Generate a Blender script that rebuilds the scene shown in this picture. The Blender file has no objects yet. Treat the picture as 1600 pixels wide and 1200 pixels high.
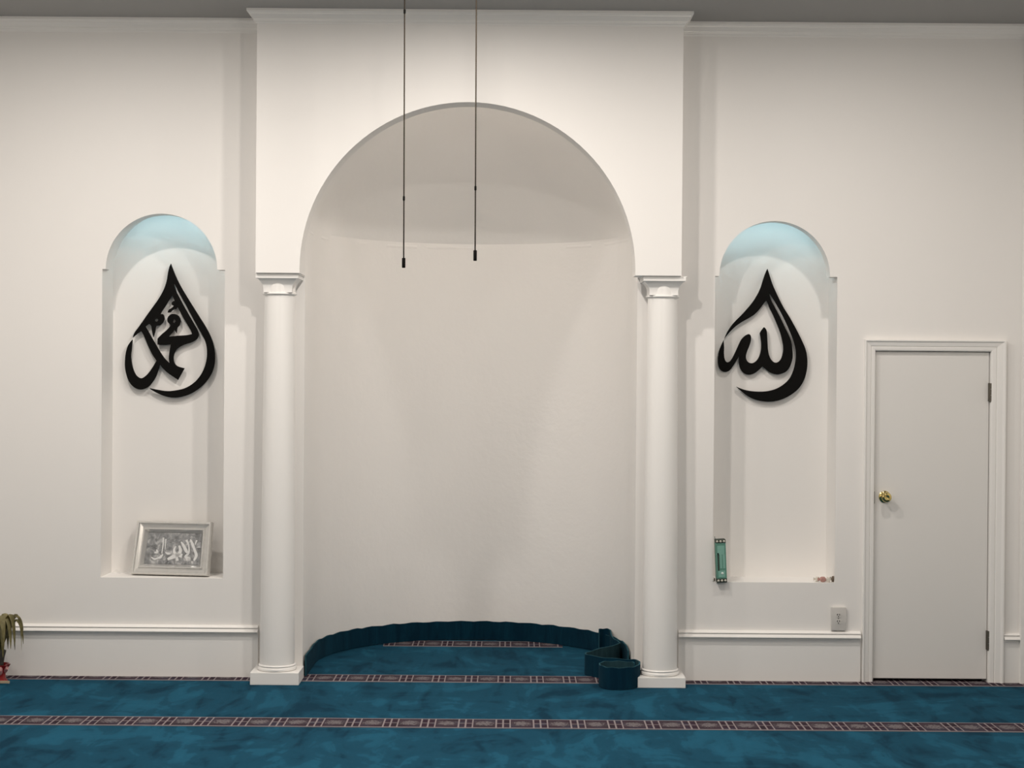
import bpy, bmesh, math, random
from mathutils import Vector, Matrix
from mathutils.geometry import tessellate_polygon
random.seed(7)
C = bpy.context.scene.collection
SC = bpy.context.scene
PI = math.pi

# ------------------------------------------------------------------ camera, world, lights, exposure
FPX = 2560.0
CAM = Vector((0.0, -10.12, 1.885))
PITCH, ROLL = math.radians(0.336), math.radians(0.43)
fwd = Vector((0, math.cos(PITCH), -math.sin(PITCH)))
up0 = Vector((0, math.sin(PITCH), math.cos(PITCH)))
rt0 = Vector((1, 0, 0))
rt = rt0*math.cos(ROLL) + up0*math.sin(ROLL)
upv = up0*math.cos(ROLL) - rt0*math.sin(ROLL)
cd = bpy.data.cameras.new('camera'); cam = bpy.data.objects.new('camera', cd); C.objects.link(cam)
cd.sensor_width = 36; cd.lens = 36*FPX/1600; cd.clip_end = 60
m = Matrix((rt, upv, -fwd)).transposed().to_4x4(); m.translation = CAM
cam.matrix_world = m
SC.camera = cam

SC.view_settings.view_transform = 'Standard'; SC.view_settings.look = 'None'
SC.view_settings.gamma = 1; SC.view_settings.use_curve_mapping = False
SC.view_settings.exposure = 0.0

w = bpy.data.worlds.new('room_world'); SC.world = w; w.use_nodes = True
w.node_tree.nodes['Background'].inputs[0].default_value = (0.9, 0.95, 1, 1)
w.node_tree.nodes['Background'].inputs[1].default_value = 0.0

HC = 4.06            # ceiling height
def downlight(x, y, power, size=0.13, col=(1, 0.925, 0.85)):
    d = bpy.data.lights.new('downlight', 'AREA'); d.shape = 'DISK'; d.size = size
    d.energy = power; d.color = col; d.spread = math.radians(178)
    o = bpy.data.objects.new('downlight', d); C.objects.link(o)
    o.location = (x, y, HC-0.012)
for lx, ly, pw in ((-0.22, -1.75, 38), (-0.22, -2.85, 50), (-2.46, -1.75, 33), (1.95, -1.75, 24), (-2.45, -2.85, 13), (-2.43, -4.0, 8), (1.85, -4.0, 6)):
    downlight(lx, ly, pw)
def fill_light(x, y, z, power, r=0.2, col=(1, 0.90, 0.79)):      # unseen point lights added further back, to brighten walls and dome from the front
    d = bpy.data.lights.new('fill_light', 'POINT'); d.shadow_soft_size = r; d.energy = power; d.color = col
    o = bpy.data.objects.new('fill_light', d); C.objects.link(o); o.location = (x, y, z)
fill_light(-2.2, -6.5, 3.15, 60); fill_light(1.8, -6.5, 3.15, 100)

# ------------------------------------------------------------------ helpers
def ray(px, py):
    return (fwd + rt*((px-800)/FPX) - upv*((py-600)/FPX))
def PY(px, py, Y):
    """the point of the plane y = Y that the photograph shows at a pixel"""
    d = ray(px, py); t = (Y-CAM.y)/d.y; return CAM + d*t
def PZ(px, py, z):
    d = ray(px, py); t = (z-CAM.z)/d.z; return CAM + d*t

def link(name, me, mats, parent=None):
    o = bpy.data.objects.new(name, me); C.objects.link(o)
    if not isinstance(mats, (list, tuple)): mats = [mats]
    for mm in mats: me.materials.append(mm)
    if parent:
        o.parent = parent
        o.matrix_parent_inverse = Matrix.Translation(-Vector(parent.location)) if parent.rotation_euler[:] == (0, 0, 0) else parent.matrix_basis.inverted()
    return o
def obj(name, bm, mats, parent=None, smooth=False, angle=None):
    bmesh.ops.recalc_face_normals(bm, faces=bm.faces)
    me = bpy.data.meshes.new(name); bm.to_mesh(me); bm.free()
    if smooth:
        for p in me.polygons: p.use_smooth = True
        if angle: me.set_sharp_from_angle(angle=math.radians(angle))
    return link(name, me, mats, parent)
def structure(o): o['kind'] = 'structure'; return o
def thing(name, label, cat, loc, group=None):
    o = bpy.data.objects.new(name, None); C.objects.link(o); o.location = loc
    o.empty_display_size = 0.1
    tag(o, label, cat, group); return o
def tag(o, label, cat, group=None):
    o['label'] = label; o['category'] = cat
    if group: o['group'] = group
    return o

def add_box(bm, x0, x1, y0, y1, z0, z1, mat=0, M=None):
    vs = [bm.verts.new((x, y, z)) for z in (z0, z1) for y in (y0, y1) for x in (x0, x1)]
    for f in ((0,1,3,2),(4,6,7,5),(0,4,5,1),(2,3,7,6),(0,2,6,4),(1,5,7,3)):
        fc = bm.faces.new([vs[i] for i in f]); fc.material_index = mat
    if M is not None:
        for v in vs: v.co = M @ v.co
    return vs
def bevel_all(bm, w, seg=2):
    bmesh.ops.bevel(bm, geom=list(bm.edges), offset=w, segments=seg, profile=0.6, affect='EDGES', clamp_overlap=True)
def add_lathe(bm, prof, cx=0, cy=0, cz=0, seg=32, axis='Z', cap=True):
    rings = []
    for r, h in prof:
        ring = []
        for i in range(seg):
            a = 2*PI*i/seg
            if axis == 'Z': p = (cx+r*math.cos(a), cy+r*math.sin(a), cz+h)
            else: p = (cx+r*math.cos(a), cy-h, cz+r*math.sin(a))     # axis -Y
            ring.append(bm.verts.new(p))
        rings.append(ring)
    for a, b in zip(rings, rings[1:]):
        for i in range(seg):
            bm.faces.new((a[i], a[(i+1) % seg], b[(i+1) % seg], b[i]))
    if cap:
        bm.faces.new(rings[0]); bm.faces.new(rings[-1])
def add_tube(bm, pts, r, seg=8, r1=None):
    pts = [Vector(p) for p in pts]; rings = []
    n = len(pts)
    for i, p in enumerate(pts):
        t = (pts[min(i+1, n-1)]-pts[max(i-1, 0)]).normalized()
        a = Vector((0, 0, 1)) if abs(t.z) < .9 else Vector((1, 0, 0))
        u = t.cross(a).normalized(); v = t.cross(u)
        rr = r if r1 is None else r+(r1-r)*i/(n-1)
        rings.append([bm.verts.new(p+u*rr*math.cos(2*PI*k/seg)+v*rr*math.sin(2*PI*k/seg)) for k in range(seg)])
    for a, b in zip(rings, rings[1:]):
        for k in range(seg): bm.faces.new((a[k], a[(k+1) % seg], b[(k+1) % seg], b[k]))
    bm.faces.new(rings[0]); bm.faces.new(rings[-1])
def sweep(bm, prof, frames):
    """prof: list of (a, b); frames: list of functions (a,b)->point; closed profile swept along the frames"""
    rings = [[bm.verts.new(f(a, b)) for a, b in prof] for f in frames]
    n = len(prof)
    for A, B in zip(rings, rings[1:]):
        for k in range(n): bm.faces.new((A[k], A[(k+1) % n], B[(k+1) % n], B[k]))
    bm.faces.new(rings[0]); bm.faces.new(rings[-1])
def add_plate(bm, loops, y0, y1, mat=0):
    """a plate in the XZ plane between y0 and y1; loops: outer then holes, lists of (x,z)"""
    pts = [p for l in loops for p in l]
    tris = tessellate_polygon([[Vector((x, z, 0)) for x, z in l] for l in loops])
    F = [bm.verts.new((x, y0, z)) for x, z in pts]; B = [bm.verts.new((x, y1, z)) for x, z in pts]
    for t in tris:
        try:
            bm.faces.new([F[i] for i in t]).material_index = mat
            bm.faces.new([B[i] for i in reversed(t)]).material_index = mat
        except ValueError: pass
    o = 0
    for l in loops:
        n = len(l)
        for i in range(n):
            j = (i+1) % n
            try: bm.faces.new((F[o+i], F[o+j], B[o+j], B[o+i])).material_index = mat
            except ValueError: pass
        o += n
def catmull(pts, closed=True, n=6):
    """pts: (x, y[, corner]); smooth between corners"""
    P = [(p[0], p[1], len(p) > 2) for p in pts]; N = len(P); out = []
    rng = range(N if closed else N-1)
    for i in rng:
        p1, p2 = P[i], P[(i+1) % N]
        p0 = P[(i-1) % N] if (closed or i > 0) else p1
        p3 = P[(i+2) % N] if (closed or i+2 < N) else p2
        if p1[2]: p0 = p1
        if p2[2]: p3 = p2
        for k in range(n):
            t = k/n; t2 = t*t; t3 = t2*t
            out.append(tuple(0.5*((2*p1[c])+(-p0[c]+p2[c])*t+(2*p0[c]-5*p1[c]+4*p2[c]-p3[c])*t2+(-p0[c]+3*p1[c]-3*p2[c]+p3[c])*t3) for c in (0, 1)))
    if not closed: out.append((P[-1][0], P[-1][1]))
    return out

# ------------------------------------------------------------------ materials
class NT:
    def __init__(s, name, rough=0.5, metal=0.0, col=(.8, .8, .8)):
        s.m = bpy.data.materials.new(name); s.m.use_nodes = True
        s.t = s.m.node_tree; s.b = s.t.nodes['Principled BSDF']
        s.b.inputs['Base Color'].default_value = (*col, 1)
        s.b.inputs['Roughness'].default_value = rough; s.b.inputs['Metallic'].default_value = metal
    def n(s, typ, **kw):
        nd = s.t.nodes.new(typ)
        for k, v in kw.items():
            if k.startswith('i_'): nd.inputs[k[2:].replace('_', ' ')].default_value = v
            else: setattr(nd, k, v)
        return nd
    def l(s, a, b): s.t.links.new(a, b)
    def math(s, op, a, b=None, c=None):
        nd = s.t.nodes.new('ShaderNodeMath'); nd.operation = op
        for i, v in enumerate((a, b, c)):
            if v is None: continue
            if isinstance(v, (int, float)): nd.inputs[i].default_value = v
            else: s.l(v, nd.inputs[i])
        return nd.outputs[0]
    def mix(s, f, a, b):
        nd = s.t.nodes.new('ShaderNodeMix'); nd.data_type = 'RGBA'
        for i, v in ((0, f), (6, a), (7, b)):
            if isinstance(v, (int, float)): nd.inputs[i].default_value = v
            elif isinstance(v, tuple): nd.inputs[i].default_value = (*v, 1)
            else: s.l(v, nd.inputs[i])
        return nd.outputs[2]
    def noise(s, scale, detail=3, rough=.55, vec=None, dist=0):
        nd = s.n('ShaderNodeTexNoise'); nd.inputs['Scale'].default_value = scale
        nd.inputs['Detail'].default_value = detail; nd.inputs['Roughness'].default_value = rough
        nd.inputs['Distortion'].default_value = dist
        if vec is not None: s.l(vec, nd.inputs['Vector'])
        return nd.outputs[0]
    def obco(s): return s.n('ShaderNodeTexCoord').outputs['Object']
    def ramp(s, f, stops):
        nd = s.n('ShaderNodeValToRGB'); e = nd.color_ramp.elements
        while len(e) < len(stops): e.new(0.5)
        for el, (p, c) in zip(e, stops): el.position = p; el.color = (*c, 1)
        s.l(f, nd.inputs[0]); return nd.outputs[0]
    def bump(s, h, strength=.3, dist=.01):
        nd = s.n('ShaderNodeBump'); nd.inputs['Strength'].default_value = strength; nd.inputs['Distance'].default_value = dist
        s.l(h, nd.inputs['Height']); s.l(nd.outputs[0], s.b.inputs['Normal'])

def paint(name, col, rough=.55, bump=.12, spec=.3):
    a = NT(name, rough, 0, col); co = a.obco()
    n1 = a.noise(1.3, 3, .5, co)
    a.l(a.mix(a.math('MULTIPLY', n1, .12), col, tuple(c*.88 for c in col)), a.b.inputs['Base Color'])
    a.bump(a.noise(140, 2, .6, co), bump, .002)
    a.b.inputs['Specular IOR Level'].default_value = spec
    return a.m
M_WALL = paint('wall_paint', (.88, .86, .835))
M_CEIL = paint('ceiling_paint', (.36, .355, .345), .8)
M_TRIM = paint('gloss_trim_paint', (.89, .875, .85), .3, .03, .5)
M_DOOR = paint('door_paint', (.80, .785, .76), .45, .05)

def niche_paint():
    a = NT('plaster_niche_paint', .55, 0, (.92, .90, .875)); co = a.obco()
    col = (.92, .90, .875)
    n1 = a.noise(1.6, 3, .5, co)
    a.l(a.mix(a.math('MULTIPLY', n1, .14), col, tuple(c*.85 for c in col)), a.b.inputs['Base Color'])
    sep = a.n('ShaderNodeSeparateXYZ'); a.l(co, sep.inputs[0])
    d = a.math('ABSOLUTE', a.math('SUBTRACT', sep.outputs[2], a.math('ADD', 2.765, a.math('MULTIPLY', a.noise(2.0, 2, .5, co), .02))))
    seam = a.math('SUBTRACT', 1.0, a.math('MINIMUM', a.math('DIVIDE', d, .012), 1.0))
    seam = a.math('MULTIPLY', seam, a.math('GREATER_THAN', a.noise(3.2, 2, .5, co), .5))
    h = a.math('ADD', a.math('MULTIPLY', seam, .5), a.math('ADD', a.math('MULTIPLY', a.noise(4.5, 4, .6, co), 1.2), a.math('MULTIPLY', a.noise(140, 2, .6, co), .03)))
    a.bump(h, .35, .012)
    a.b.inputs['Specular IOR Level'].default_value = .3
    return a.m
M_NICHE = niche_paint()

def carpet(name, dark, light, scl=1.0):
    a = NT(name, 1.0); co = a.obco()
    mp = a.n('ShaderNodeMapping'); a.l(co, mp.inputs[0]); mp.inputs['Scale'].default_value = (1.0*scl, .8*scl, 1); mp.inputs['Rotation'].default_value = (0, 0, .5)
    n1 = a.noise(1.5, 5, .62, mp.outputs[0], 2.2)
    mp2 = a.n('ShaderNodeMapping'); a.l(co, mp2.inputs[0]); mp2.inputs['Scale'].default_value = (2.6*scl, .7*scl, 1); mp2.inputs['Rotation'].default_value = (0, 0, -.75)
    n2 = a.noise(2.2, 3, .55, mp2.outputs[0], .9)
    f = a.math('ADD', a.math('MULTIPLY', n1, .55), a.math('MULTIPLY', n2, .45))
    mid = tuple((p+q)/2 for p, q in zip(dark, light))
    c = a.ramp(f, [(.40, dark), (.445, tuple(p*.7+q*.3 for p, q in zip(dark, light))), (.47, mid), (.53, tuple(p*.42+q*.58 for p, q in zip(dark, light))), (.56, light), (.64, tuple(q*1.15 for q in light))])
    fine = a.noise(420, 2, .6, co)
    c = a.mix(a.math('MULTIPLY', fine, .5), c, tuple(x*.6 for x in dark))
    a.l(c, a.b.inputs['Base Color'])
    a.bump(a.math('ADD', fine, a.math('MULTIPLY', f, 2.0)), .5, .006)
    a.b.inputs['Specular IOR Level'].default_value = .1
    a.b.inputs['Sheen Weight'].default_value = .04; a.b.inputs['Sheen Roughness'].default_value = .5
    a.b.inputs['Sheen Tint'].default_value = (.2, .6, .75, 1)
    return a.m
M_CARPET = carpet('teal_carpet', (.0022, .035, .069), (.012, .100, .172))
M_STRIP = carpet('teal_strip_pile', (.0015, .022, .044), (.003, .036, .064), 4)
M_BACKING = carpet('teal_strip_backing', (.018, .052, .066), (.028, .07, .085), 6)
M_EDGE = carpet('teal_strip_edge', (.018, .07, .092), (.03, .10, .13), 6)

def border():
    a = NT('patterned_border', 1.0); co = a.obco()
    sep = a.n('ShaderNodeSeparateXYZ'); a.l(co, sep.inputs[0])
    x, y = sep.outputs[0], sep.outputs[1]
    u = a.math('FRACT', a.math('ADD', a.math('DIVIDE', x, .2015), 50.0))
    v = a.math('ADD', a.math('DIVIDE', y, .22), .5)        # object origin at the band's middle
    def near(s, c, wd): return a.math('LESS_THAN', a.math('ABSOLUTE', a.math('SUBTRACT', s, c)), wd)
    nz = a.noise(95, 3, .6, co)
    dark = a.ramp(a.noise(9, 2, .5, co), [(.35, (.030, .022, .030)), (.5, (.040, .022, .034)), (.65, (.040, .036, .055))])
    rect_in = a.math('MULTIPLY', near(u, .33, .275), near(v, .5, .30))
    e = a.math('ADD', a.math('POWER', a.math('DIVIDE', a.math('SUBTRACT', u, .33), .23), 2.0), a.math('POWER', a.math('DIVIDE', a.math('SUBTRACT', v, .5), .24), 2.0))
    flor = a.math('LESS_THAN', a.math('ADD', e, a.math('MULTIPLY', a.math('SUBTRACT', nz, .5), 6.0)), .75)
    c = a.mix(a.math('MULTIPLY', rect_in, .45), dark, (.080, .064, .074))
    c = a.mix(a.math('MULTIPLY', flor, .75), c, (.19, .172, .178))
    lines = a.math('MAXIMUM', near(u, .015, .022), a.math('MAXIMUM', near(u, .645, .022), near(u, .83, .022)))
    mid = a.math('MULTIPLY', near(v, .5, .035), a.math('GREATER_THAN', u, .645))
    lines = a.math('MAXIMUM', lines, a.math('MULTIPLY', mid, .6))
    c = a.mix(a.math('MULTIPLY', lines, .85), c, (.30, .26, .265))
    edge = a.math('GREATER_THAN', a.math('ABSOLUTE', a.math('SUBTRACT', v, .5)), .447)
    c = a.mix(a.math('MULTIPLY', edge, .9), c, (.29, .26, .27))
    a.l(c, a.b.inputs['Base Color']); a.bump(a.noise(420, 2, .6, co), .5, .004)
    a.b.inputs['Specular IOR Level'].default_value = .1
    return a.m
M_BORDER = border()

def simple(name, col, rough=.5, metal=0., nscale=30, var=.15, bump=0., spec=.5):
    a = NT(name, rough, metal, col); co = a.obco()
    n1 = a.noise(nscale, 3, .6, co)
    a.l(a.mix(n1, col, tuple(c*(1-var) for c in col)), a.b.inputs['Base Color'])
    if bump: a.bump(n1, bump, .003)
    a.b.inputs['Specular IOR Level'].default_value = spec
    return a.m
M_BLACK = simple('matt_black_wood', (.006, .0055, .005), .7, 0, 40, .2, .05, .08)
M_BRASS = simple('polished_brass', (.70, .56, .22), .16, 1., 20, .1)
M_STEEL = simple('dull_hinge_steel', (.20, .18, .15), .4, .8, 60, .3)
M_CORD = simple('dark_cord', (.028, .022, .016), .8, spec=.1)
M_MIC = simple('black_microphone', (.004, .0035, .003), .7, spec=.06)
M_PLATE = simple('white_plastic', (.66, .64, .61), .35, 0, 20, .05)
M_SLOT = simple('dark_slot', (.05, .045, .04), .6)
M_FRAME = simple('silvered_frame', (.70, .69, .66), .24, .55, 30, .08)
M_GREEN = simple('green_card', (.115, .29, .225), .5, 0, 50, .2)
M_GREEN_L = simple('pale_green_print', (.22, .45, .37), .5, 0, 50, .15)
M_GREEN_D = simple('dark_green_end', (.035, .05, .035), .5, 0, 50, .3)
M_BEAD = simple('cream_bead', (.62, .60, .52), .4)
M_WHITEDOT = simple('white_seal', (.75, .85, .80), .4)
M_RED = simple('red_foil_wrap', (.33, .012, .012), .3, .2, 25, .4, .5)
M_PINK = simple('pink_foil_wrap', (.50, .25, .24), .4, .1, 25, .3, .5)
M_POTDARK = simple('dark_stem_bundle', (.045, .042, .035), .8, 0, 40, .5)
M_BEIGE = simple('beige_tag', (.46, .36, .25), .7)
M_STEM = simple('brown_stem', (.10, .085, .04), .7)
def leaf_mat():
    a = NT('dried_olive_leaf', .55); co = a.obco()
    c = a.ramp(a.noise(9, 4, .6, co), [(.3, (.10, .09, .03)), (.5, (.26, .225, .09)), (.7, (.46, .41, .22))])
    a.l(c, a.b.inputs['Base Color']); a.bump(a.noise(60, 2, .5, co), .3, .003); return a.m
M_LEAF = leaf_mat()
def foil():
    a = NT('silver_foil_panel', .28, .85, (.56, .57, .58)); co = a.obco()
    c = a.ramp(a.noise(26, 4, .65, co, .8), [(.35, (.16, .165, .17)), (.55, (.36, .37, .38)), (.7, (.74, .74, .74))])
    a.l(c, a.b.inputs['Base Color'])
    v = a.n('ShaderNodeTexVoronoi'); v.inputs['Scale'].default_value = 24; a.l(co, v.inputs['Vector'])
    a.bump(v.outputs['Distance'], .7, .012); return a.m
M_FOIL = foil()
M_SCRIPT = simple('white_raised_script', (.88, .88, .87), .3, .1, 30, .05)
def film():
    a = NT('clear_plastic_film', .2, 0, (.7, .7, .7))
    a.b.inputs['Transmission Weight'].default_value = 0.0
    a.b.inputs['Alpha'].default_value = .14; a.b.inputs['Specular IOR Level'].default_value = 1.0
    a.b.inputs['Coat Weight'].default_value = 1.0; a.b.inputs['Coat Roughness'].default_value = .15
    a.bump(a.noise(34, 3, .6, a.obco(), 1.0), .8, .02); return a.m
M_FILM = film()
def led(name, col, power):
    a = NT(name, .5, 0, (.8, .9, 1))
    a.b.inputs['Emission Color'].default_value = (*col, 1); a.b.inputs['Emission Strength'].default_value = power
    return a.m
LED = 7.2
M_LED = led('cool_led_strip', (.56, .90, 1.0), LED)
M_LED_WARM = led('warm_led_strip', (1.0, .86, .72), 23.0)
M_CREAMW = simple('cream_wrapper', (.70, .66, .58), .4, 0, 40, .15, .3)
M_BROWNW = simple('brown_wrapper', (.16, .12, .085), .45, 0, 40, .4, .3)
M_PINKW = simple('pink_wrapper', (.55, .30, .26), .4, 0, 40, .3, .3)

# ------------------------------------------------------------------ room dimensions read off the photograph
XL, XR, YF = -4.0, 3.5, -13.0
PIERF = -0.28                                # front face of the arched pier
ZS = PY(732, 428.5, PIERF).z                 # springing / pier underside
pxl = PY(400.5, 230, PIERF).x; pxr = PY(1066.5, 230, PIERF).x
axl = PY(468, 410, PIERF).x; axr = PY(993, 410, PIERF).x
ACX, AR = (axl+axr)/2, (axr-axl)/2
ATOP = PY(733, 159.5, PIERF).z
ncl = PY(474.5, 740, 0).x; ncr = PY(993.5, 740, 0).x
NCX, NR = (ncl+ncr)/2, (ncr-ncl)/2
ZCR = 2.805                                  # crease under the niche's half dome
NY = .48                                     # straight jambs before the niche rounds
CAPH = 1.06                                   # rise of the half dome above the crease
def cap_r(s, a):                             # radius of the vault at height share s; a: how conical
    return NR*(1-a*s-(1-a)*s*s)
def niche_arc(n=40):
    """the niche's head above the crease, right to left, (dx, z)"""
    ss = [math.sin(PI/2*i/(n//2)) for i in range(n//2+1)]
    R_ = [(cap_r(t, .12), ZCR+CAPH*t) for t in ss]
    return R_ + [(-x, z) for x, z in reversed(R_[:-1])]

# small niches (rect with a narrower arched head)
def small_niche_dims(xa, xb, ya, yb, cxp, cyp, rp):
    x0 = PY(xa, 660, 0).x; x1 = PY(xb, 660, 0).x
    z0 = PY((xa+xb)/2, yb, 0).z; zs = PY((xa+xb)/2, ya, 0).z
    cx = PY(cxp, cyp, 0).x; r = rp/FPX*10.12
    return x0, x1, z0, zs, cx, r
N1 = small_niche_dims(158.5, 350, 421, 903, 252.3, 421, 87)
N2 = small_niche_dims(1115.5, 1306.5, 432, 910, 1210.5, 432, 86.5)
def small_loop(N, n=40):
    x0, x1, z0, zs, cx, r = N
    L = [(x0, z0), (x1, z0), (x1, zs)]
    L += [(cx+r*math.cos(PI*i/n), zs+r*math.sin(PI*i/n)) for i in range(n+1)]
    L += [(x0, zs)]
    return L
DX0, DX1 = PY(1365, 800, 0).x, PY(1545.8, 800, 0).x
DZ1 = PY(1455, 548.5, 0).z

# ------------------------------------------------------------------ wall behind the niches
bm = bmesh.new()
outer = [(XL, 0), (ncl, 0), (ncl, ZCR)]
outer += [(NCX+dx, z) for dx, z in reversed(niche_arc())][1:-1]
outer += [(ncr, ZCR), (ncr, 0), (DX0, 0), (DX0, DZ1), (DX1, DZ1), (DX1, 0), (XR, 0), (XR, HC), (XL, HC)]
loops = [outer, small_loop(N1), small_loop(N2)]
pts = [p for l in loops for p in l]
V = [bm.verts.new((x, 0, z)) for x, z in pts]
for t in tessellate_polygon([[Vector((x, z, 0)) for x, z in l] for l in loops]):
    bm.faces.new([V[i] for i in t])
wall_back = structure(obj('wall_back', bm, M_WALL))

# main niche shell
bm = bmesh.new()
SEG = 56
path = [(ncl, 0.0), (ncl, .16), (ncl, .32)] + [(NCX-NR*math.cos(PI*i/SEG), NY+NR*math.sin(PI*i/SEG)) for i in range(SEG+1)] + [(ncr, .32), (ncr, .16), (ncr, 0)]
zl = [0, .6, 1.2, 1.8, ZS, ZCR]
rows = [[bm.verts.new((x, y, z)) for x, y in path] for z in zl]
for a, b in zip(rows, rows[1:]):
    for i in range(len(path)-1): bm.faces.new((a[i], a[i+1], b[i+1], b[i]))
arc = niche_arc(48)
vault = [[bm.verts.new((NCX+dx, y, z)) for dx, z in arc] for y in (.0, .16, .32, NY)]
for a, b in zip(vault, vault[1:]):
    for i in range(len(arc)-1): bm.faces.new((a[i], a[i+1], b[i+1], b[i]))
half = arc[:25]                              # right springing to apex, revolved
prev = None
for k in range(SEG+1):
    a = PI*k/SEG
    ring = []
    for dx, z in half:
        q = cap_r((z-ZCR)/CAPH, .12+.42*math.sin(a)**1.5)
        ring.append(bm.verts.new((NCX+q*math.cos(a), NY+q*math.sin(a), z)))
    if prev:
        for i in range(len(half)-1): bm.faces.new((prev[i], prev[i+1], ring[i+1], ring[i]))
    prev = ring
bmesh.ops.remove_doubles(bm, verts=bm.verts, dist=1e-4)
main_shell = obj('niche_shell', bm, M_NICHE, wall_back, True, 14)

bm = bmesh.new()                             # strip light tucked behind the arch, washing the half dome
add_tube(bm, [(ACX+(AR+.045)*math.cos(a), -.082, ATOP-AR+(AR+.045)*math.sin(a)) for a in [math.radians(52+76*i/24) for i in range(25)]], .008, 6)
obj('led_strip', bm, M_LED_WARM, wall_back)

# small niche shells
def small_shell(N):
    x0, x1, z0, zs, cx, r = N
    bm = bmesh.new(); LIP, DEP = .11, .28
    L = small_loop(N); n = len(L)
    A = [bm.verts.new((x, 0, z)) for x, z in L]; B = [bm.verts.new((x, LIP, z)) for x, z in L]
    for i in range(n):
        j = (i+1) % n; bm.faces.new((A[i], A[j], B[j], B[i]))
    R = (x1-x0)/2; xc = (x0+x1)/2
    K = [(x0, z0), (x1, z0), (x1, zs)] + [(xc+R*math.cos(PI*i/40), zs+R*math.sin(PI*i/40)) for i in range(41)] + [(x0, zs)]
    D = [bm.verts.new((x, LIP, z)) for x, z in K]; E = [bm.verts.new((x, DEP, z)) for x, z in K]
    for i in range(n):
        j = (i+1) % n; bm.faces.new((D[i], D[j], E[j], E[i]))
    for i in range(2, n-1):                  # back of the lip
        bm.faces.new((B[i], B[i+1], D[i+1], D[i]))
    for t in tessellate_polygon([[Vector((x, z, 0)) for x, z in K]]): bm.faces.new([E[i] for i in t])
    bmesh.ops.remove_doubles(bm, verts=bm.verts, dist=1e-5)
    o = obj('niche_shell', bm, M_WALL, wall_back, True, 30)
    bm = bmesh.new()
    add_tube(bm, [(xc+(R-.0085)*math.cos(a), LIP+.009, zs+(R-.0085)*math.sin(a)) for a in [math.radians(36+108*i/24) for i in range(25)]], .006, 6)
    obj('led_strip', bm, M_LED, wall_back)
small_shell(N1); small_shell(N2)

# arched pier
bm = bmesh.new()
n = 56
loop = [(pxl, ZS), (axl, ZS)] + [(ACX-AR*math.cos(PI*i/n), ATOP-AR+AR*math.sin(PI*i/n)) for i in range(n+1)] + [(axr, ZS), (pxr, ZS), (pxr, HC), (pxl, HC)]
add_plate(bm, [loop], PIERF, -.1)
loop2 = [(pxl, ZS), (ncl, ZS), (ncl, ZCR)] + [(NCX+dx, z) for dx, z in reversed(niche_arc())][1:-1] + [(ncr, ZCR), (ncr, ZS), (pxr, ZS), (pxr, HC), (pxl, HC)]
add_plate(bm, [loop2], -.1, -.001)
obj('arched_pier', bm, M_WALL, wall_back)

# floor, ceiling, other walls
def quad(name, pts, mat):
    bm = bmesh.new(); bm.faces.new([bm.verts.new(p) for p in pts])
    return structure(obj(name, bm, mat))
floor = quad('floor', [(XL, YF, 0), (XR, YF, 0), (XR, 2.2, 0), (XL, 2.2, 0)], M_CARPET)
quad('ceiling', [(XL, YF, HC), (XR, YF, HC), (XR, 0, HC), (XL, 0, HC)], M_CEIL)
quad('wall_left', [(XL, YF, 0), (XL, 0, 0), (XL, 0, HC), (XL, YF, HC)], M_WALL)
quad('wall_right', [(XR, YF, 0), (XR, 0, 0), (XR, 0, HC), (XR, YF, HC)], M_WALL)
quad('wall_front', [(XL, YF, 0), (XR, YF, 0), (XR, YF, HC), (XL, YF, HC)], M_WALL)
def band(y, x0, x1, half=None):
    bm = bmesh.new(); h = .004
    if half is None: pl = [(x0, -.11), (x1, -.11), (x1, .11), (x0, .11)]
    add_box(bm, x0, x1, -.11, .11, 0, h)
    o = obj('carpet_border', bm, M_BORDER)
    o.location = (0, y, 0); o.parent = floor
band(-.015, XL+.01, XR-.01); band(-1.305, XL+.01, XR-.01); band(-2.60, XL+.01, XR-.01)
dxn = .62
band(1.30, NCX-dxn, NCX+dxn)

# ------------------------------------------------------------------ mouldings
CP = [(0, -.082), (.006, -.082), (.008, -.074), (.014, -.068), (.016, -.060), (.021, -.060), (.022, -.054), (.030, -.042), (.041, -.030), (.042, -.024), (.047, -.024), (.054, -.016), (.056, -.015), (.056, 0.0), (0, 0)]
bm = bmesh.new()
T = HC-.0005
sweep(bm, CP, [
    lambda a, b: (XL+.01, -a, T+b), lambda a, b: (pxl-a, -a, T+b), lambda a, b: (pxl-a, PIERF-a, T+b),
    lambda a, b: (pxr+a, PIERF-a, T+b), lambda a, b: (pxr+a, -a, T+b), lambda a, b: (XR-.01, -a, T+b)])
structure(obj('trim_1', bm, M_TRIM))

BP = lambda zt, zb: [(0, 0), (.018, 0), (.018, zb), (.026, zb+.001), (.020, zb+.010), (.020, zb+.013), (.042, zb+.015), (.041, zb+.020), (.022, zb+.037), (.022, zb+.040), (.031, zb+.041), (.008, zt), (0, zt)]
def baseboard(name, x0, x1, pxm, yt, yb):
    zt = PY(pxm, yt, -.02).z; zb = PY(pxm, yb, -.02).z
    bm = bmesh.new()
    sweep(bm, BP(zt, zb), [lambda a, b: (x0, -a, b), lambda a, b: (x1, -a, b)])
    return structure(obj(name, bm, M_TRIM))
baseboard('baseboard_left', XL+.01, PY(403, 985, -.02).x, 220, 976.5, 990)
baseboard('baseboard_middle', PY(1060, 990, -.02).x, PY(1344.5, 990, -.02).x, 1200, 986, 999.5)
baseboard('baseboard_right', PY(1568.5, 1000, -.02).x, PY(1593, 1000, -.02).x, 1580, 990, 1003)

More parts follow.
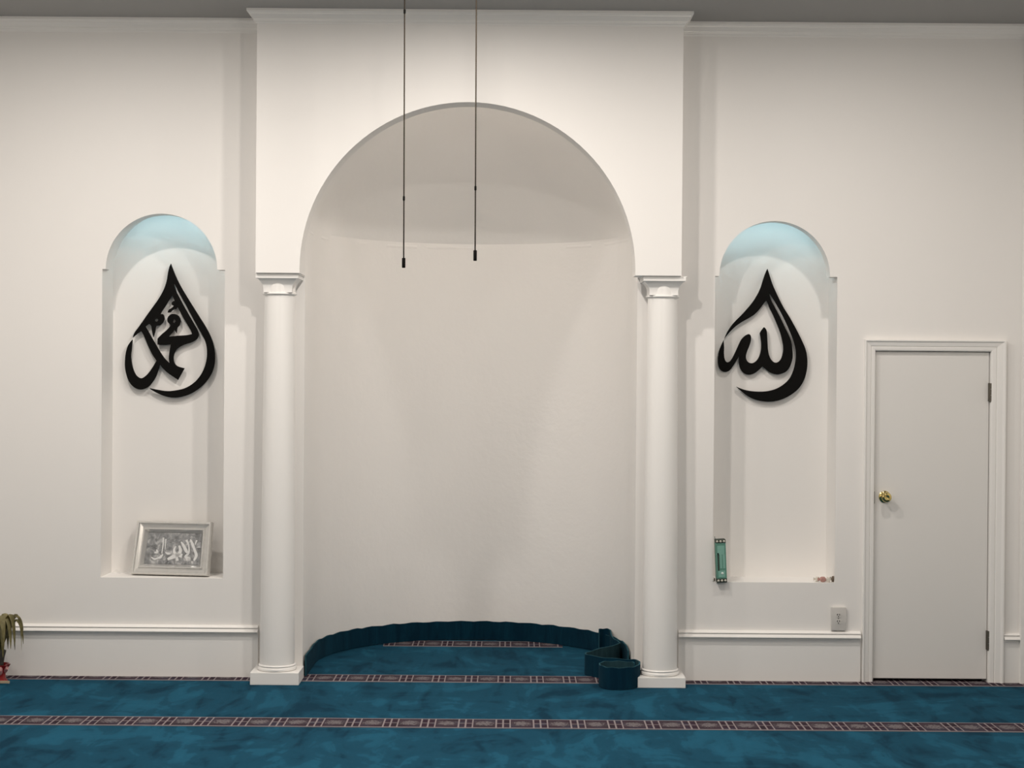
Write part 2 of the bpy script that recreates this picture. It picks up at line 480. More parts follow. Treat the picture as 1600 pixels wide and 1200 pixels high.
# boxed edge at the far right
x0 = PY(1593.5, 1000, -.03).x
bm = bmesh.new(); add_box(bm, x0, x0+.16, -.045, -.0005, 0, HC-.09); bevel_all(bm, .004)
structure(obj('trim_2', bm, M_TRIM))

# door with casing
CAS = [(0, 0), (0, .012), (.006, .016), (.022, .018), (.026, .014), (.030, .020), (.052, .026), (.060, .034), (.066, .034), (.068, .030), (.068, 0)]
bm = bmesh.new()
sweep(bm, CAS, [lambda a, b: (DX0-a, -b, 0), lambda a, b: (DX0-a, -b, DZ1+a), lambda a, b: (DX1+a*1.3, -b, DZ1+a), lambda a, b: (DX1+a*1.3, -b, 0)])
casing = structure(obj('trim_3', bm, M_TRIM))
bm = bmesh.new()                                     # jamb lining the opening
for a, b in (((DX0-.0005, DX0+.002), (0, DZ1)), ((DX1-.002, DX1+.0005), (0, DZ1)), ((DX0, DX1), (DZ1-.002, DZ1+.0005))):
    add_box(bm, a[0], a[1], -.0005, .11, b[0], b[1])
add_box(bm, DX0, DX0+.02, .055, .07, 0, DZ1); add_box(bm, DX1-.02, DX1, .055, .07, 0, DZ1)
add_box(bm, DX0, DX1, .105, .11, 0, DZ1)
obj('jamb', bm, M_DOOR, casing)
gap = .006
zd0 = PY(1455, 1060.5, .01).z
bm = bmesh.new()
add_box(bm, DX0+gap, DX1-gap*.8, .012, .05, max(zd0, .012), DZ1-gap*.9); bevel_all(bm, .0025, 1)
door = structure(obj('door_1', bm, M_DOOR))
kc = PY(1384.5, 777, -.03)
bm = bmesh.new()
add_lathe(bm, [(.002, .0), (.036, .0), (.037, .004), (.030, .010), (.016, .014)], kc.x, .012, kc.z, 32, 'Y')
obj('rosette', bm, M_BRASS, door, True, 40)
bm = bmesh.new()
add_lathe(bm, [(.012, .010), (.012, .028), (.020, .034), (.029, .044), (.0315, .054), (.028, .064), (.017, .070), (.014, .070), (.010, .067), (.002, .067)], kc.x, .012, kc.z, 32, 'Y')
knob = obj('knob', bm, M_BRASS, door, True, 40)
bm = bmesh.new(); p0 = PY(1366, 768, .0); p1 = PY(1366, 787, .0)
add_box(bm, DX0+.001, DX0+gap+.001, .006, .03, p1.z, p0.z)
obj('latch', bm, M_STEEL, door)
for ya, yb in ((598.5, 627), (985.5, 1015)):
    za, zb = PY(1547, yb, 0).z, PY(1547, ya, 0).z
    bm = bmesh.new()
    for k in range(3):
        s = (zb-za)/3
        add_lathe(bm, [(.0085, za+k*s+.001), (.0085, za+(k+1)*s-.001)], DX1-.001, -.006, 0, 12)
    add_lathe(bm, [(.004, za-.006), (.008, za-.003), (.006, za)], DX1-.001, -.006, 0, 12)
    add_box(bm, DX1-.012, DX1-.002, -.002, .013, za, zb)
    obj('hinge', bm, M_STEEL, door, True, 40)

# ------------------------------------------------------------------ columns
def column(pb, ptop, pxb, pxt, label):
    zc_ = ZS
    cx = PY(pb, 1060, -.132).x; cy = -.132
    hw = .147
    t = thing('column', label, 'column', (cx, cy, 0), 'round columns under the big arch')
    zp = PY(pb, 1051 if pb < 700 else 1058.5, -.25).z
    bm = bmesh.new(); add_box(bm, cx-hw, cx+hw, cy-.120, cy+.125, 0, zp); bevel_all(bm, .004)
    obj('plinth', bm, M_TRIM, t)
    bm = bmesh.new()
    add_lathe(bm, [(.100, zp), (.114, zp+.001), (.119, zp+.008), (.119, zp+.015), (.115, zp+.022), (.111, zp+.024), (.110, zp+.026), (.114, zp+.028), (.115, zp+.032), (.112, zp+.036), (.105, zp+.038), (.103, zp+.039)], cx, cy, 0, 48)
    obj('base', bm, M_TRIM, t, True, 35)
    z1 = zp+.039
    zt = zc_-.128
    rb, rt_ = .1055, .0905
    bm = bmesh.new()
    prof = [(rb, z1)]
    for i in range(13):
        s = i/12; prof.append((rb-(rb-rt_)*(max(0, s)**1.25), z1+.004+(zt-z1-.004)*s))
    add_lathe(bm, prof, cx, cy, 0, 48)
    obj('shaft', bm, M_TRIM, t, True, 35)
    bm = bmesh.new()                             # necking ring
    add_lathe(bm, [(rt_, zt), (.099, zt+.001), (.1035, zt+.005), (.1035, zt+.010), (.098, zt+.015), (.088, zt+.017)], cx, cy, 0, 48)
    obj('neck_ring', bm, M_TRIM, t, True, 35)
    # square cove flaring under the abacus, cut by the round neck
    bm = bmesh.new(); zb = zt+.014; ztp = zc_-.031; rings = []
    for k in range(11):
        q = k/10; half = .086+.034*q**3
        rings.append([bm.verts.new((cx+sx*half, cy+sy*half, zb+(ztp-zb)*q)) for sx, sy in ((-1, -1), (1, -1), (1, 1), (-1, 1))])
    for A, B in zip(rings, rings[1:]):
        for i in range(4): bm.faces.new((A[i], A[(i+1) % 4], B[(i+1) % 4], B[i]))
    bm.faces.new(rings[0]); bm.faces.new(rings[-1])
    obj('capital', bm, M_TRIM, t, True, 40)
    bm = bmesh.new(); add_lathe(bm, [(.097, zb), (.096, zb+.02), (.098, ztp)], cx, cy, 0, 48)
    obj('neck', bm, M_TRIM, t, True, 40)
    bm = bmesh.new()
    add_box(bm, cx-.128, cx+.128, cy-.128, cy+.130, zc_-.031, zc_-.006); bevel_all(bm, .003)
    add_box(bm, cx-.134, cx+.134, cy-.124, cy+.13, zc_-.007, zc_-.001)
    obj('abacus', bm, M_TRIM, t)
    return t
column(433, 435.5, 54, 46, 'white round column left of the big arch, beside the niche with the framed picture')
column(1030.5, 1027.5, 47, 47, 'white round column right of the big arch, beside the folded end of teal carpet strip')

# ------------------------------------------------------------------ wall calligraphy
def px_loop(pts, ox, oy, sc, Y):
    out = []
    for x, y in catmull(pts, True, 5):
        p = PY(ox+x/sc, oy+y/sc, Y); out.append((p.x, p.z))
    return out
c1 = True
A_RIGHT = [(518,52,1),(535,105),(560,180),(600,270),(645,360),(700,450),(750,540),(800,640),(832,720),(843,800),(838,880),(815,960),(770,1030),(700,1085),(620,1122),(540,1136),(470,1131),(400,1112),(340,1077),(290,1037),(264,1013,1),
 (320,1035),(380,1048),(450,1053),(520,1049),(590,1030),(650,995),(700,945),(730,880),(748,810),(752,750),(745,690),(728,630),(705,570),(670,490),(630,410),(590,340),(555,280),(530,238,1),
 (545,300),(580,370),(620,445),(655,520),(690,590),(713,650),(722,720),(722,780),(705,840),(675,885),(630,908),(590,913),(545,900),(510,875),(477,846,1),
 (455,870),(425,895),(395,911),(360,916),(325,902),(300,872),(288,830),(286,790),(288,760,1),
 (265,800),(240,840),(215,875),(185,892),(150,888),(125,860),(115,820),(116,770),(125,720),(140,680),(160,636,1),
 (164,690),(163,740),(168,785),(185,812),(210,808),(232,780),(255,735),(280,680),(305,630),(335,598),(365,585),(382,600),(382,640),(368,685),(350,730),(342,770),(350,800),(370,818),(400,820),(430,800),(452,765),(466,715),(468,660),(462,610),(456,577,1),
 (470,552),(490,528,1),(508,548),(515,590),(518,650),(522,710),(532,760),(550,795),(575,815),(605,812),(630,785),(643,745),(648,700),(640,640),(622,570),(595,500),(565,430),(535,370),(516,313,1),
 (503,313,1),(480,345),(450,385),(410,425),(360,457),(310,485),(260,520),(212,566),(168,620,1),
 (190,570),(225,515),(265,470),(310,425),(355,375),(400,320),(440,255),(465,200),(485,135),(505,80)]
A_LEFT = [(434,60,1),(452,110),(475,165),(510,235),(560,320),(610,400),(660,480),(710,560),(745,630),(768,700),(778,770),(775,840),(755,910),(715,975),(660,1030),(590,1075),(510,1102),(450,1107),(390,1096),(330,1072),(285,1047),(266,1032,1),
 (330,1045),(400,1055),(470,1050),(550,1030),(620,985),(670,925),(700,860),(715,790),(715,720),(700,660),(670,600),(630,530),(590,455),(545,370),(500,290),(475,240),(455,208,1),
 (470,265),(500,325),(540,400),(580,470),(620,540),(645,585),(650,620),(635,650),(600,672),(560,685),(520,700),(480,728),(458,770),(455,810),(465,842),(490,863),(540,877,1),(490,967,1),(440,935),(400,905),(370,875),(348,846,1),
 (335,890),(318,940),(290,985),(260,1020),(225,1038),(190,1043),(150,1028),(110,985),(85,920),(75,850),(80,770),(95,710),(115,675),(134,653,1),
 (128,720),(122,780),(128,840),(145,900),(170,940),(205,955),(245,930),(285,880),(322,818,1),
 (290,770),(260,710),(235,650),(215,605),(202,586,1),(170,608),(137,636,1),(150,600),(190,545),(235,480),(285,410),(335,340),(375,270),(400,200),(412,130),(422,88)]
H_LEFT = [(443,303,1),(458,335),(480,385),(520,460),(560,530),(590,582),(600,609,1),(560,618),(500,622),(450,626),(414,630,1),(440,603),(462,580),(478,603,1),(484,560),(500,540),(510,505),(496,470),(465,453),(430,458),(408,485),(410,515),(430,543),(400,580),(365,610),(330,645,1),(330,692,1),(380,696),(434,691,1),
 (424,745),(418,800),(425,840,1),(385,800),(350,750),(315,690),(280,630),(255,585),(234,550,1),(262,530,1),(280,545),(288,592),(297,634,1),(310,592),(318,548),(350,540),(375,515),(383,485),(374,458),(352,452,1),(365,430),(395,385),(425,335)]
EYE1 = [(457,494),(471,508),(460,526,1),(446,512)]
EYE2 = [(312,492),(330,490),(337,500),(325,512),(310,507)]
MARK = [(500,355),(480,349),(455,352),(441,366),(443,382),(456,390),(440,406),(418,420),(408,442,1),(428,440),(446,424),(462,412),(470,416),(484,400),(482,384),(510,392)]
def calligraphy(label, loops, isl, ox, oy, sc, Y0, th, standoff):
    base = PY(ox+470/sc, oy+600/sc, Y0)
    t = thing('wall_calligraphy', label, 'wall art', (base.x, Y0+th, base.z))
    bm = bmesh.new()
    add_plate(bm, [px_loop(l, ox, oy, sc, Y0) for l in loops], Y0, Y0+th)
    for l in isl: add_plate(bm, [px_loop(l, ox, oy, sc, Y0)], Y0+.001, Y0+th)
    obj('lettering', bm, M_BLACK, t)
    for fx, fy in ((440, 190), (190, 990), (740, 820)) if isl else ((500, 230), (180, 860), (800, 850)):
        p = PY(ox+fx/sc, oy+fy/sc, Y0+th)
        bm = bmesh.new(); add_lathe(bm, [(.006, -standoff), (.006, .002)], p.x, Y0+th, p.z, 10, 'Y')
        obj('standoff', bm, M_BLACK, t)
calligraphy('black teardrop Arabic lettering with a crossed inner word, above the framed picture', [A_LEFT, H_LEFT, EYE1, EYE2], [MARK], 180, 400, 5.0, .240, .016, .024)
calligraphy('black teardrop Arabic lettering with three rounded strokes, in the niche by the door', [A_RIGHT], [], 1100, 410, 5.2167, .246, .016, .018)

# ------------------------------------------------------------------ hanging microphones
HY = -1.25
def mic(px, pyb, ptop_, px_top, beads, label):
    pb = PY(px, pyb, HY); pt = PY(px, ptop_, HY)
    t = thing('hanging_microphone', label, 'microphone', (pb.x, HY, HC), 'two hanging microphones')
    bm = bmesh.new(); add_lathe(bm, [(.0085, pb.z), (.0095, pb.z+.003), (.0095, pt.z-.003), (.0075, pt.z)], pb.x, HY, 0, 16)
    obj('microphone_head', bm, M_MIC, t, True, 40)
    bm = bmesh.new(); p2 = PY(px_top, 0, HY)
    k = (p2.x-pb.x)/(p2.z-pb.z)
    pts = [(pb.x+k*(z-pb.z), HY, z) for z in [pt.z-.002+(HC-.012-pt.z)*i/12 for i in range(13)]]
    add_tube(bm, pts, .0036, 8); obj('cable', bm, M_CORD, t, True)
    for by in beads:
        q = PY(px, by, HY); bm = bmesh.new(); x = pb.x+k*(q.z-pb.z)
        add_lathe(bm, [(.003, q.z-.014), (.006, q.z-.009), (.006, q.z+.009), (.003, q.z+.014)], x, HY, 0, 12)
        obj('cable_clip', bm, M_MIC, t, True, 40)
    bm = bmesh.new(); xt = pts[-1][0]
    add_lathe(bm, [(.045, HC-.012), (.045, HC-.001)], xt, HY, 0, 24); add_lathe(bm, [(.008, HC-.03), (.03, HC-.012)], xt, HY, 0, 16)
    obj('ceiling_mount', bm, M_MIC, t, True, 40)
mic(630.7, 418.5, 403, 632.3, (18, 310), 'left, lower hanging black microphone on a thin cable before the arch')
mic(742.3, 407.5, 391, 744.4, (294,), 'right, higher hanging black microphone on a thin cable before the arch')

# ------------------------------------------------------------------ teal carpet strips
def ribbon(name, plan, h, th, mats, parent=None, z0=.0, hs=None, swap=10**9):
    """an upright band following a plan path; hs: height along it"""
    P = [Vector((p[0], p[1])) for p in plan]; n = len(P); bm = bmesh.new(); rows = []
    for i in range(n):
        t = (P[min(i+1, n-1)]-P[max(i-1, 0)]).normalized(); nr = Vector((-t.y, t.x))
        hh = h if hs is None else hs[i]
        a = P[i]+nr*th/2; b = P[i]-nr*th/2
        rows.append([bm.verts.new((a.x, a.y, z0)), bm.verts.new((a.x, a.y, z0+hh)), bm.verts.new((b.x, b.y, z0+hh)), bm.verts.new((b.x, b.y, z0))])
    for q, (A, B) in enumerate(zip(rows, rows[1:])):
        for k, mi in ((0, 0 if q < swap else 1), (1, 2), (2, 1 if q < swap else 0), (3, 2)):
            f = bm.faces.new((A[k], A[(k+1) % 4], B[(k+1) % 4], B[k])); f.material_index = mi
    for r in (rows[0], rows[-1]): bm.faces.new(r).material_index = 2
    return obj(name, bm, mats, parent, True, 40)
th = .010; rr = NR-.016
plan = [(ncl+.016, .03+i*.09) for i in range(5)] + [(NCX-rr*math.cos(PI*i/70), NY+rr*math.sin(PI*i/70)) for i in range(71)] + [(ncr-.016, NY-.09*i) for i in range(1, 3)]
hs = [.128+.003*math.sin(i*1.7)+random.uniform(-.0015, .0015) for i in range(len(plan))]
# from left jamb round the back: left side of travel is the wall, right side faces the room
strip = ribbon('carpet_strip', plan, .128, th, [M_BACKING, M_STRIP, M_EDGE], None, .0045, hs)
tag(strip, 'teal carpet strip standing as a skirting along the curved back of the big niche', 'carpet strip')
def zp_(px, py, z=.132): p = PZ(px, py, z); return (p.x, p.y)
raw = [(936, 984, .168), (944, 983.2, .168), (952.5, 984.2, .168), (956, 993, .15), (966, 1002.5), (966.5, 1006.5), (940, 1013), (918, 1019.5), (917, 1023), (940, 1027.5), (974, 1030.5), (994, 1031.5), (999.5, 1035.5), (996, 1040.5), (985, 1043.2), (965, 1044.2), (948, 1043), (938.5, 1040), (937.5, 1036.5), (946, 1034), (965, 1033.6), (986, 1034.6), (991, 1036)]
pl = catmull([zp_(*r) for r in raw], False, 6)
hs = []
for i in range(len(pl)):
    k = i/6
    hs.append((.168 if k < 2.2 else max(.130, .168-.03*(k-2.2))) + .002*math.sin(i*.9))
loose = ribbon('carpet_strip', pl, .13, .009, [M_BACKING, M_STRIP, M_EDGE], None, .0045, hs, swap=11*6)
tag(loose, 'loose teal carpet strip folded in zigzag loops at the foot of the right column', 'carpet strip')

# ------------------------------------------------------------------ framed picture in the left niche
zsill1 = N1[2]
fl, fr_ = PY(204, 896, .10), PY(329.5, 896, .10)
YAW = math.radians(8); FW = (fr_.x-fl.x)/math.cos(YAW)*.985; FH = PY(270, 817.5, .12).z-zsill1
fr = thing('picture_frame', 'silver framed raised script under clear film, leaning in a wall niche', 'picture frame', ((fl.x+fr_.x)/2, .115, zsill1))
lean = math.radians(13)
M_ = Matrix.Translation(((fl.x+fr_.x)/2, .115, zsill1+.0005)) @ Matrix.Rotation(-YAW, 4, 'Z') @ Matrix.Rotation(-lean, 4, 'X')
FHs = FH/math.cos(lean)
def sub(name, bm, mat, parent, smooth=False, ang=None):
    for v in bm.verts: v.co = M_ @ v.co
    return obj(name, bm, mat, parent, smooth, ang)
prof = [(0, 0), (0, .040), (.005, .048), (.014, .048), (.019, .036), (.040, .030), (.046, .040), (.052, .040), (.056, .032), (.070, .006), (.080, .004), (.080, 0)]
bm = bmesh.new()
tp = .014
def fpt(ix, iz):
    # outline corner; the top is a little narrower on the left
    return lambda a, b: ((-FW/2+(tp if iz else 0)+a) if ix == 0 else (FW/2-a), -b, (FHs-a) if iz else a)
rings = [[bm.verts.new(fpt(ix, iz)(a, b)) for a, b in prof] for ix, iz in ((0, 0), (1, 0), (1, 1), (0, 1))]
for k in range(4):
    A, B = rings[k], rings[(k+1) % 4]
    for j in range(len(prof)):
        bm.faces.new((A[j], A[(j+1) % len(prof)], B[(j+1) % len(prof)], B[j]))
sub('frame', bm, M_FRAME, fr)
bm = bmesh.new(); add_box(bm, -FW/2+.07, FW/2-.07, -.010, -.004, .07, FHs-.07)
panel = sub('panel', bm, M_FOIL, fr)
S = 1600/150.0
bx0, bx1, bz0, bz1 = 30/S+195, 1430/S+195, 920/S+810, 100/S+810
def fmap(x, y):
    px = 195+x/S; py = 810+y/S
    return ((px-204)/(329.5-204)*FW-FW/2, (896-py)/(896-817.5)*FHs)
def fstroke(bm, pts, ws, y=-.0135):
    P = [Vector(fmap(*p)) for p in catmull(pts, False, 4)]; n = len(P); sc = FW/(329.5-204)/S
    L, R = [], []
    for i in range(n):
        t = (P[min(i+1, n-1)]-P[max(i-1, 0)]).normalized(); nr = Vector((-t.y, t.x))
        s = i/(n-1); f = s*(len(ws)-1); k = min(int(f), len(ws)-2); wd = (ws[k]+(ws[k+1]-ws[k])*(f-k))*sc/2
        a, b = P[i]+nr*wd, P[i]-nr*wd
        L.append((bm.verts.new((a.x, y, a.y)), bm.verts.new((a.x, -.009, a.y)))); R.append((bm.verts.new((b.x, y, b.y)), bm.verts.new((b.x, -.009, b.y))))
    for i in range(n-1):
        bm.faces.new((L[i][0], L[i+1][0], R[i+1][0], R[i][0]))
        bm.faces.new((L[i][0], L[i][1], L[i+1][1], L[i+1][0])); bm.faces.new((R[i][0], R[i+1][0], R[i+1][1], R[i][1]))
STK = [([(1060, 350), (1100, 420), (1140, 500), (1185, 600), (1150, 680)], (20, 45, 40, 50, 30)), ([(900, 390), (950, 450), (1000, 530), (1040, 570)], (15, 45, 50, 20)), ([(1170, 360), (1150, 430)], (30, 15)),
       ([(990, 360), (1040, 450), (1050, 560), (1000, 620), (1080, 660)], (40, 20, 30, 45, 50)), ([(870, 450), (900, 520), (880, 580), (800, 620), (690, 670)], (25, 55, 60, 70, 40)),
       ([(820, 460), (790, 520), (820, 580), (940, 610)], (20, 40, 45, 70)), ([(640, 560), (690, 580), (740, 575)], (15, 40, 20)), ([(600, 590), (560, 640), (520, 650)], (25, 45, 20)),
       ([(480, 520), (500, 560), (450, 570)], (15, 40, 20)), ([(840, 600), (860, 690)], (30, 50)), ([(400, 640), (460, 670), (520, 650)], (10, 30, 25)), ([(585, 330), (590, 440), (580, 580)], (30, 22, 15)), ([(630, 350), (632, 520)], (20, 10)),
       ([(1010, 670), (1090, 660)], (30, 40))]
for pts_, ws in STK:
    bm = bmesh.new(); fstroke(bm, pts_, ws); sub('script_stroke', bm, M_SCRIPT, panel)
# clear film wrapped over the front, gathered at the lower left
bm = bmesh.new(); G = 22; rows = []
for j in range(G+1):
    row = []
    for i in range(G+1):
        x = -FW/2+.012+(FW-.024)*i/G + (tp*j/G)*(1-i/G); z = .010+(FHs-.02)*j/G
        row.append(bm.verts.new((x, -.0495-.009*abs(math.sin(i*1.3+j*.7)*math.sin(j*1.1-i*.4))-random.uniform(0, .005), z)))
    rows.append(row)
for A, B in zip(rows, rows[1:]):
    for i in range(G): bm.faces.new((A[i], A[i+1], B[i+1], B[i]))
sub('plastic_film', bm, M_FILM, fr, True)
bm = bmesh.new(); rows = []
for j in range(7):
    row = []
    for i in range(13):
        x = -FW/2+.006-.155*i/12; env = 1-(i/12)**1.5
        row.append(bm.verts.new((x, -.03+.008*math.sin(i*2.1+j)+.004*random.uniform(-1, 1), .004+.04*env*j/6+.004*math.sin(i*1.7))))
    rows.append(row)
for A, B in zip(rows, rows[1:]):
    for i in range(12): bm.faces.new((A[i], A[i+1], B[i+1], B[i]))
sub('film_tail', bm, M_FILM, fr, True)

# ------------------------------------------------------------------ green box in the right niche
zs2 = N2[2]
g0 = PY(1127.5, 908, -.02)
gb = thing('green_box', 'narrow upright green box with dark beaded ends at the edge of a niche sill', 'box', (g0.x, -.01, zs2))
GH = PY(1126, 847, -.02).z-zs2; gw = .031
MG = Matrix.Translation((g0.x, -.005, zs2+.0005)) @ Matrix.Rotation(math.radians(-2.6), 4, 'Y')
def gsub(name, bm, mat, parent=gb, smooth=False):
    for v in bm.verts: v.co = MG @ v.co
    return obj(name, bm, mat, parent, smooth, 40)
ylo, yhi = -.038, .030
bm = bmesh.new(); add_box(bm, -gw, gw, ylo, yhi, .026, GH-.004); bevel_all(bm, .002)
body = gsub('body', bm, M_GREEN)
for za, zb in ((.0, .027), (GH-.006, GH+.018)):
    bm = bmesh.new(); add_box(bm, -gw+.001, gw+.001, ylo+.001, yhi, za, zb); bevel_all(bm, .003)
    e = gsub('end_band', bm, M_GREEN_D)
    for k in range(3):
        x = -.021+.021*k
        bm = bmesh.new(); bmesh.ops.create_icosphere(bm, subdivisions=2, radius=.0075)
        for v in bm.verts: v.co += Vector((x, ylo-.001, (za+zb)/2))
        gsub('bead', bm, M_BEAD, e, True)
for (a, b, c, d), mm in (((-.022, .022, GH*.70, GH*.92), M_GREEN_L), ((-.022, -.013, GH*.30, GH*.74), M_GREEN_D), ((-.008, .004, GH*.36, GH*.70), M_GREEN_L), ((.010, .024, GH*.36, GH*.70), M_GREEN_L), ((-.020, .022, GH*.14, GH*.30), M_GREEN_L)):
    bm = bmesh.new(); add_box(bm, a, b, ylo-.0012, ylo+.001, c, d); gsub('printed_panel', bm, mm, body)
bm = bmesh.new(); add_lathe(bm, [(.008, ylo), (.008, ylo)], 0, 0, 0, 12, 'Y', True); bm.free()
bm = bmesh.new(); bmesh.ops.create_icosphere(bm, subdivisions=2, radius=.008)
for v in bm.verts: v.co = Vector((v.co.x+.004, v.co.y*.3+ylo-.0015, v.co.z+GH*.235))
gsub('white_seal', bm, M_WHITEDOT, body, True)
bm = bmesh.new(); add_tube(bm, [(-gw+.002, 0, GH+.01), (-gw+.001, .002, GH+.034)], .0017, 6); gsub('wick', bm, M_GREEN_D)

# crumpled wrappers on the sill
def wrapper(px, py, Y, size, mat, label, seed, twist=True):
    rnd = random.Random(seed); p = PY(px, py, Y); sx, sy, sz = size
    t = thing('candy_wrapper', label, 'wrapper', (p.x, Y, zs2))
    bm = bmesh.new(); bmesh.ops.create_icosphere(bm, subdivisions=2, radius=1)
    for v in bm.verts:
        k = 1+rnd.uniform(-.16, .16); v.co = Vector((v.co.x*sx*k, v.co.y*sy*k, max(v.co.z, -.8)*sz*k))
    lo = min(v.co.z for v in bm.verts)
    for v in bm.verts: v.co += Vector((p.x, Y, zs2-lo+.0003))
    obj('wrapped_body', bm, mat, t)
    if twist:
        for s in (-1, 1):
            bm = bmesh.new(); r = []
            c0 = Vector((p.x+s*sx*.8, Y, zs2+sz*.9))
            for k in range(6):
                a = (k/5-.5)*1.6
                r.append(bm.verts.new(c0+Vector((s*sx*.75*math.cos(a), -.004*(k % 2), sz*1.0*math.sin(a)+.002))))
            r2 = [bm.verts.new(v.co+Vector((0, .0012, 0))) for v in r]
            c = bm.verts.new(c0); c2 = bm.verts.new(c0+Vector((0, .0012, 0)))
            for k in range(5): bm.faces.new((c, r[k], r[k+1])); bm.faces.new((c2, r2[k+1], r2[k])); bm.faces.new((r[k], r2[k], r2[k+1], r[k+1]))
            bm.faces.new((c, c2, r2[0], r[0])); bm.faces.new((c, r[5], r2[5], c2))
            obj('twisted_end', bm, mat, t)
wrapper(1277, 905, .045, (.016, .013, .017), M_CREAMW, 'cream crumpled wrapper on the sill, leftmost of the small litter', 1)
wrapper(1285.5, 907, .03, (.021, .014, .018), M_PINKW, 'pink crumpled wrapper on the niche sill beside brown ones', 2)
wrapper(1294.5, 907, .028, (.015, .012, .017), M_CREAMW, 'pale wrapper on the sill between the pink and dark ones', 3, False)
wrapper(1301.5, 907, .03, (.013, .013, .021), M_BROWNW, 'dark brown crumpled wrapper in the right corner of the niche sill', 4)
wrapper(1116.3, 905, .02, (.004, .007, .012), M_BROWNW, 'tiny brown scrap on the sill left of the green box', 5, False)
# a clear crinkled sheet lying over them
# ------------------------------------------------------------------ wall socket
pa, pb = PY(1298.5, 948.5, -.012), PY(1321.5, 985, -.012)
so = thing('wall_socket', 'white double wall socket beside the door, just above the baseboard', 'socket', ((pa.x+pb.x)/2, 0, (pa.z+pb.z)/2))
bm = bmesh.new(); add_box(bm, pa.x, pb.x, -.022, -.0005, pb.z, pa.z); bevel_all(bm, .005, 2)
obj('cover_plate', bm, M_PLATE, so, True, 40)
cx, cz = (pa.x+pb.x)/2-.002, (pa.z+pb.z)/2
for dz in (.022, -.018):
    bm = bmesh.new()
    lp = [(cx+.017*max(-1, min(1, 1.25*math.cos(a)))*.9, cz+dz+.0145*math.sin(a)) for a in [2*PI*k/20 for k in range(20)]]
    add_plate(bm, [lp], -.0245, -.020); r = obj('receptacle', bm, M_PLATE, so)
    for dx in (-.0065, .0065):
        bm = bmesh.new(); add_box(bm, cx+dx-.0022, cx+dx+.0022, -.0252, -.022, cz+dz, cz+dz+.010); obj('slot', bm, M_SLOT, r)
    bm = bmesh.new(); add_lathe(bm, [(.0036, .0), (.0036, .0252)], cx, 0, cz+dz-.007, 10, 'Y'); obj('slot', bm, M_SLOT, r)
bm = bmesh.new(); add_lathe(bm, [(.003, .0), (.003, .0232), (.0015, .0238)], cx, 0, cz+.002, 10, 'Y'); obj('screw', bm, M_STEEL, so)

# ------------------------------------------------------------------ potted arrangement cut by the left edge of the picture
BY = -.24
b0 = PY(-9, 1064, BY); bx = b0.x
pl_ = thing('potted_plant', 'drooping olive dried leaves in a red wrapped pot on the carpet', 'plant', (bx, BY, 0))
bm = bmesh.new(); NS = 40; rings = []
for k, (r, z) in enumerate([(.055, .004), (.075, .012), (.066, .03), (.066, .065), (.078, .095), (.090, .112), (.080, .113), (.062, .085)]):
    rings.append([bm.verts.new((bx+(r+.006*(k in (1, 4, 5, 6))*math.sin(i*PI/2.0))*math.cos(2*PI*i/NS), BY+(r+.006*(k in (1, 4, 5, 6))*math.sin(i*PI/2.0))*math.sin(2*PI*i/NS), z)) for i in range(NS)])
for A, B in zip(rings, rings[1:]):
    for i in range(NS): bm.faces.new((A[i], A[(i+1) % NS], B[(i+1) % NS], B[i]))
bm.faces.new(rings[0]); bm.faces.new(rings[-1])
pot = obj('pot', bm, M_RED, pl_, True, 50)
bm = bmesh.new()
for k, (a, s) in enumerate(((-.9, .026), (-.2, .02), (-1.6, .022))):
    c = Vector((bx+.072*math.cos(a), BY+.072*math.sin(a), .085)); v0 = len(bm.verts)
    bmesh.ops.create_icosphere(bm, subdivisions=2, radius=s, matrix=Matrix.Translation(c) @ Matrix.Diagonal((1, .6, 1.1, 1)))
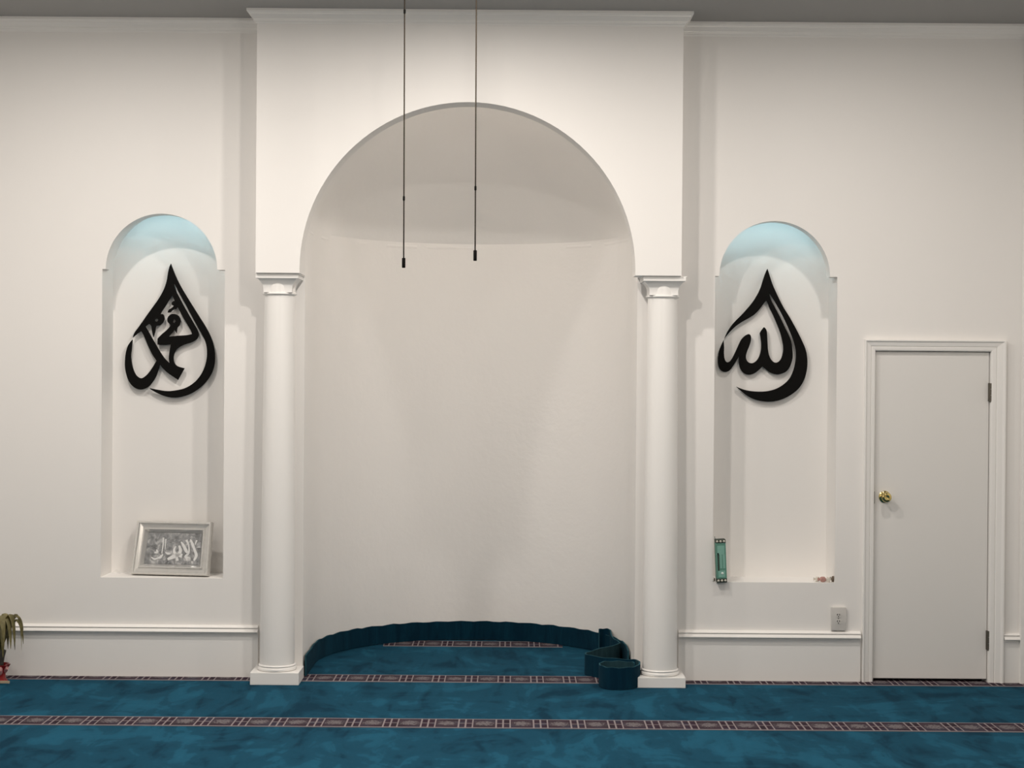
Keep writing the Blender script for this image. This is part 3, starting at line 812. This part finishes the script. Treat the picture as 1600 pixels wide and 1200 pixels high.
for v in bm.verts: v.co += Vector((random.uniform(-.004, .004), random.uniform(-.003, .003), random.uniform(-.004, .004)))
obj('foil_bow', bm, M_PINK, pot)
bm = bmesh.new(); add_box(bm, bx+.06, bx+.118, BY-.085, BY-.078, .012, .028); bevel_all(bm, .002); obj('tag', bm, M_BEIGE, pot)
bm = bmesh.new(); add_lathe(bm, [(.058, .085), (.054, .12), (.058, .16), (.066, .19), (.05, .2)], bx, BY, 0, 20)
for v in bm.verts: v.co += Vector((random.uniform(-.006, .006), random.uniform(-.006, .006), 0))
obj('stem_bundle', bm, M_POTDARK, pl_, True)
def frond(az, reach, top, endz, wd, seed):
    rnd = random.Random(seed); n = 12; P = []
    for i in range(n+1):
        t = i/n
        rad = .03+reach*(1-(1-t)**1.7)
        z = .17+(top-.17)*(1-(1-min(1, t/.55))**2) if t < .55 else top-(top-endz)*((t-.55)/.45)**1.7
        P.append(Vector((bx+rad*math.cos(az), BY+rad*math.sin(az)*.75, z)))
    bm = bmesh.new(); rows = []
    for i, p in enumerate(P):
        t = i/n; w_ = wd*(.15+.85*math.sin(PI*min(1, .12+t*.86)))*(1 if t < .97 else .3)
        tg = (P[min(i+1, n)]-P[max(i-1, 0)]).normalized()
        s = Vector((-math.sin(az), math.cos(az), 0)); up = s.cross(tg)
        rows.append([bm.verts.new(p-s*w_+up*.1*w_), bm.verts.new(p+up*(-.25*w_)), bm.verts.new(p+s*w_+up*.1*w_)])
    for A, B in zip(rows, rows[1:]):
        for k in range(2): bm.faces.new((A[k], A[k+1], B[k+1], B[k]))
    r_ = bmesh.ops.solidify(bm, geom=list(bm.faces), thickness=.0018)
    obj('leaf', bm, M_LEAF, pl_, True, 50)
for i in range(16):
    az = 2*PI*i/16+.15
    frond(az, random.uniform(.11, .165), random.uniform(.36, .42), random.uniform(.16, .30), random.uniform(.016, .024), i)
frond(-.12, .150, .405, .305, .020, 90); frond(-.5, .13, .42, .24, .022, 91); frond(.35, .14, .40, .30, .02, 92); frond(-1.0, .12, .415, .17, .024, 93)
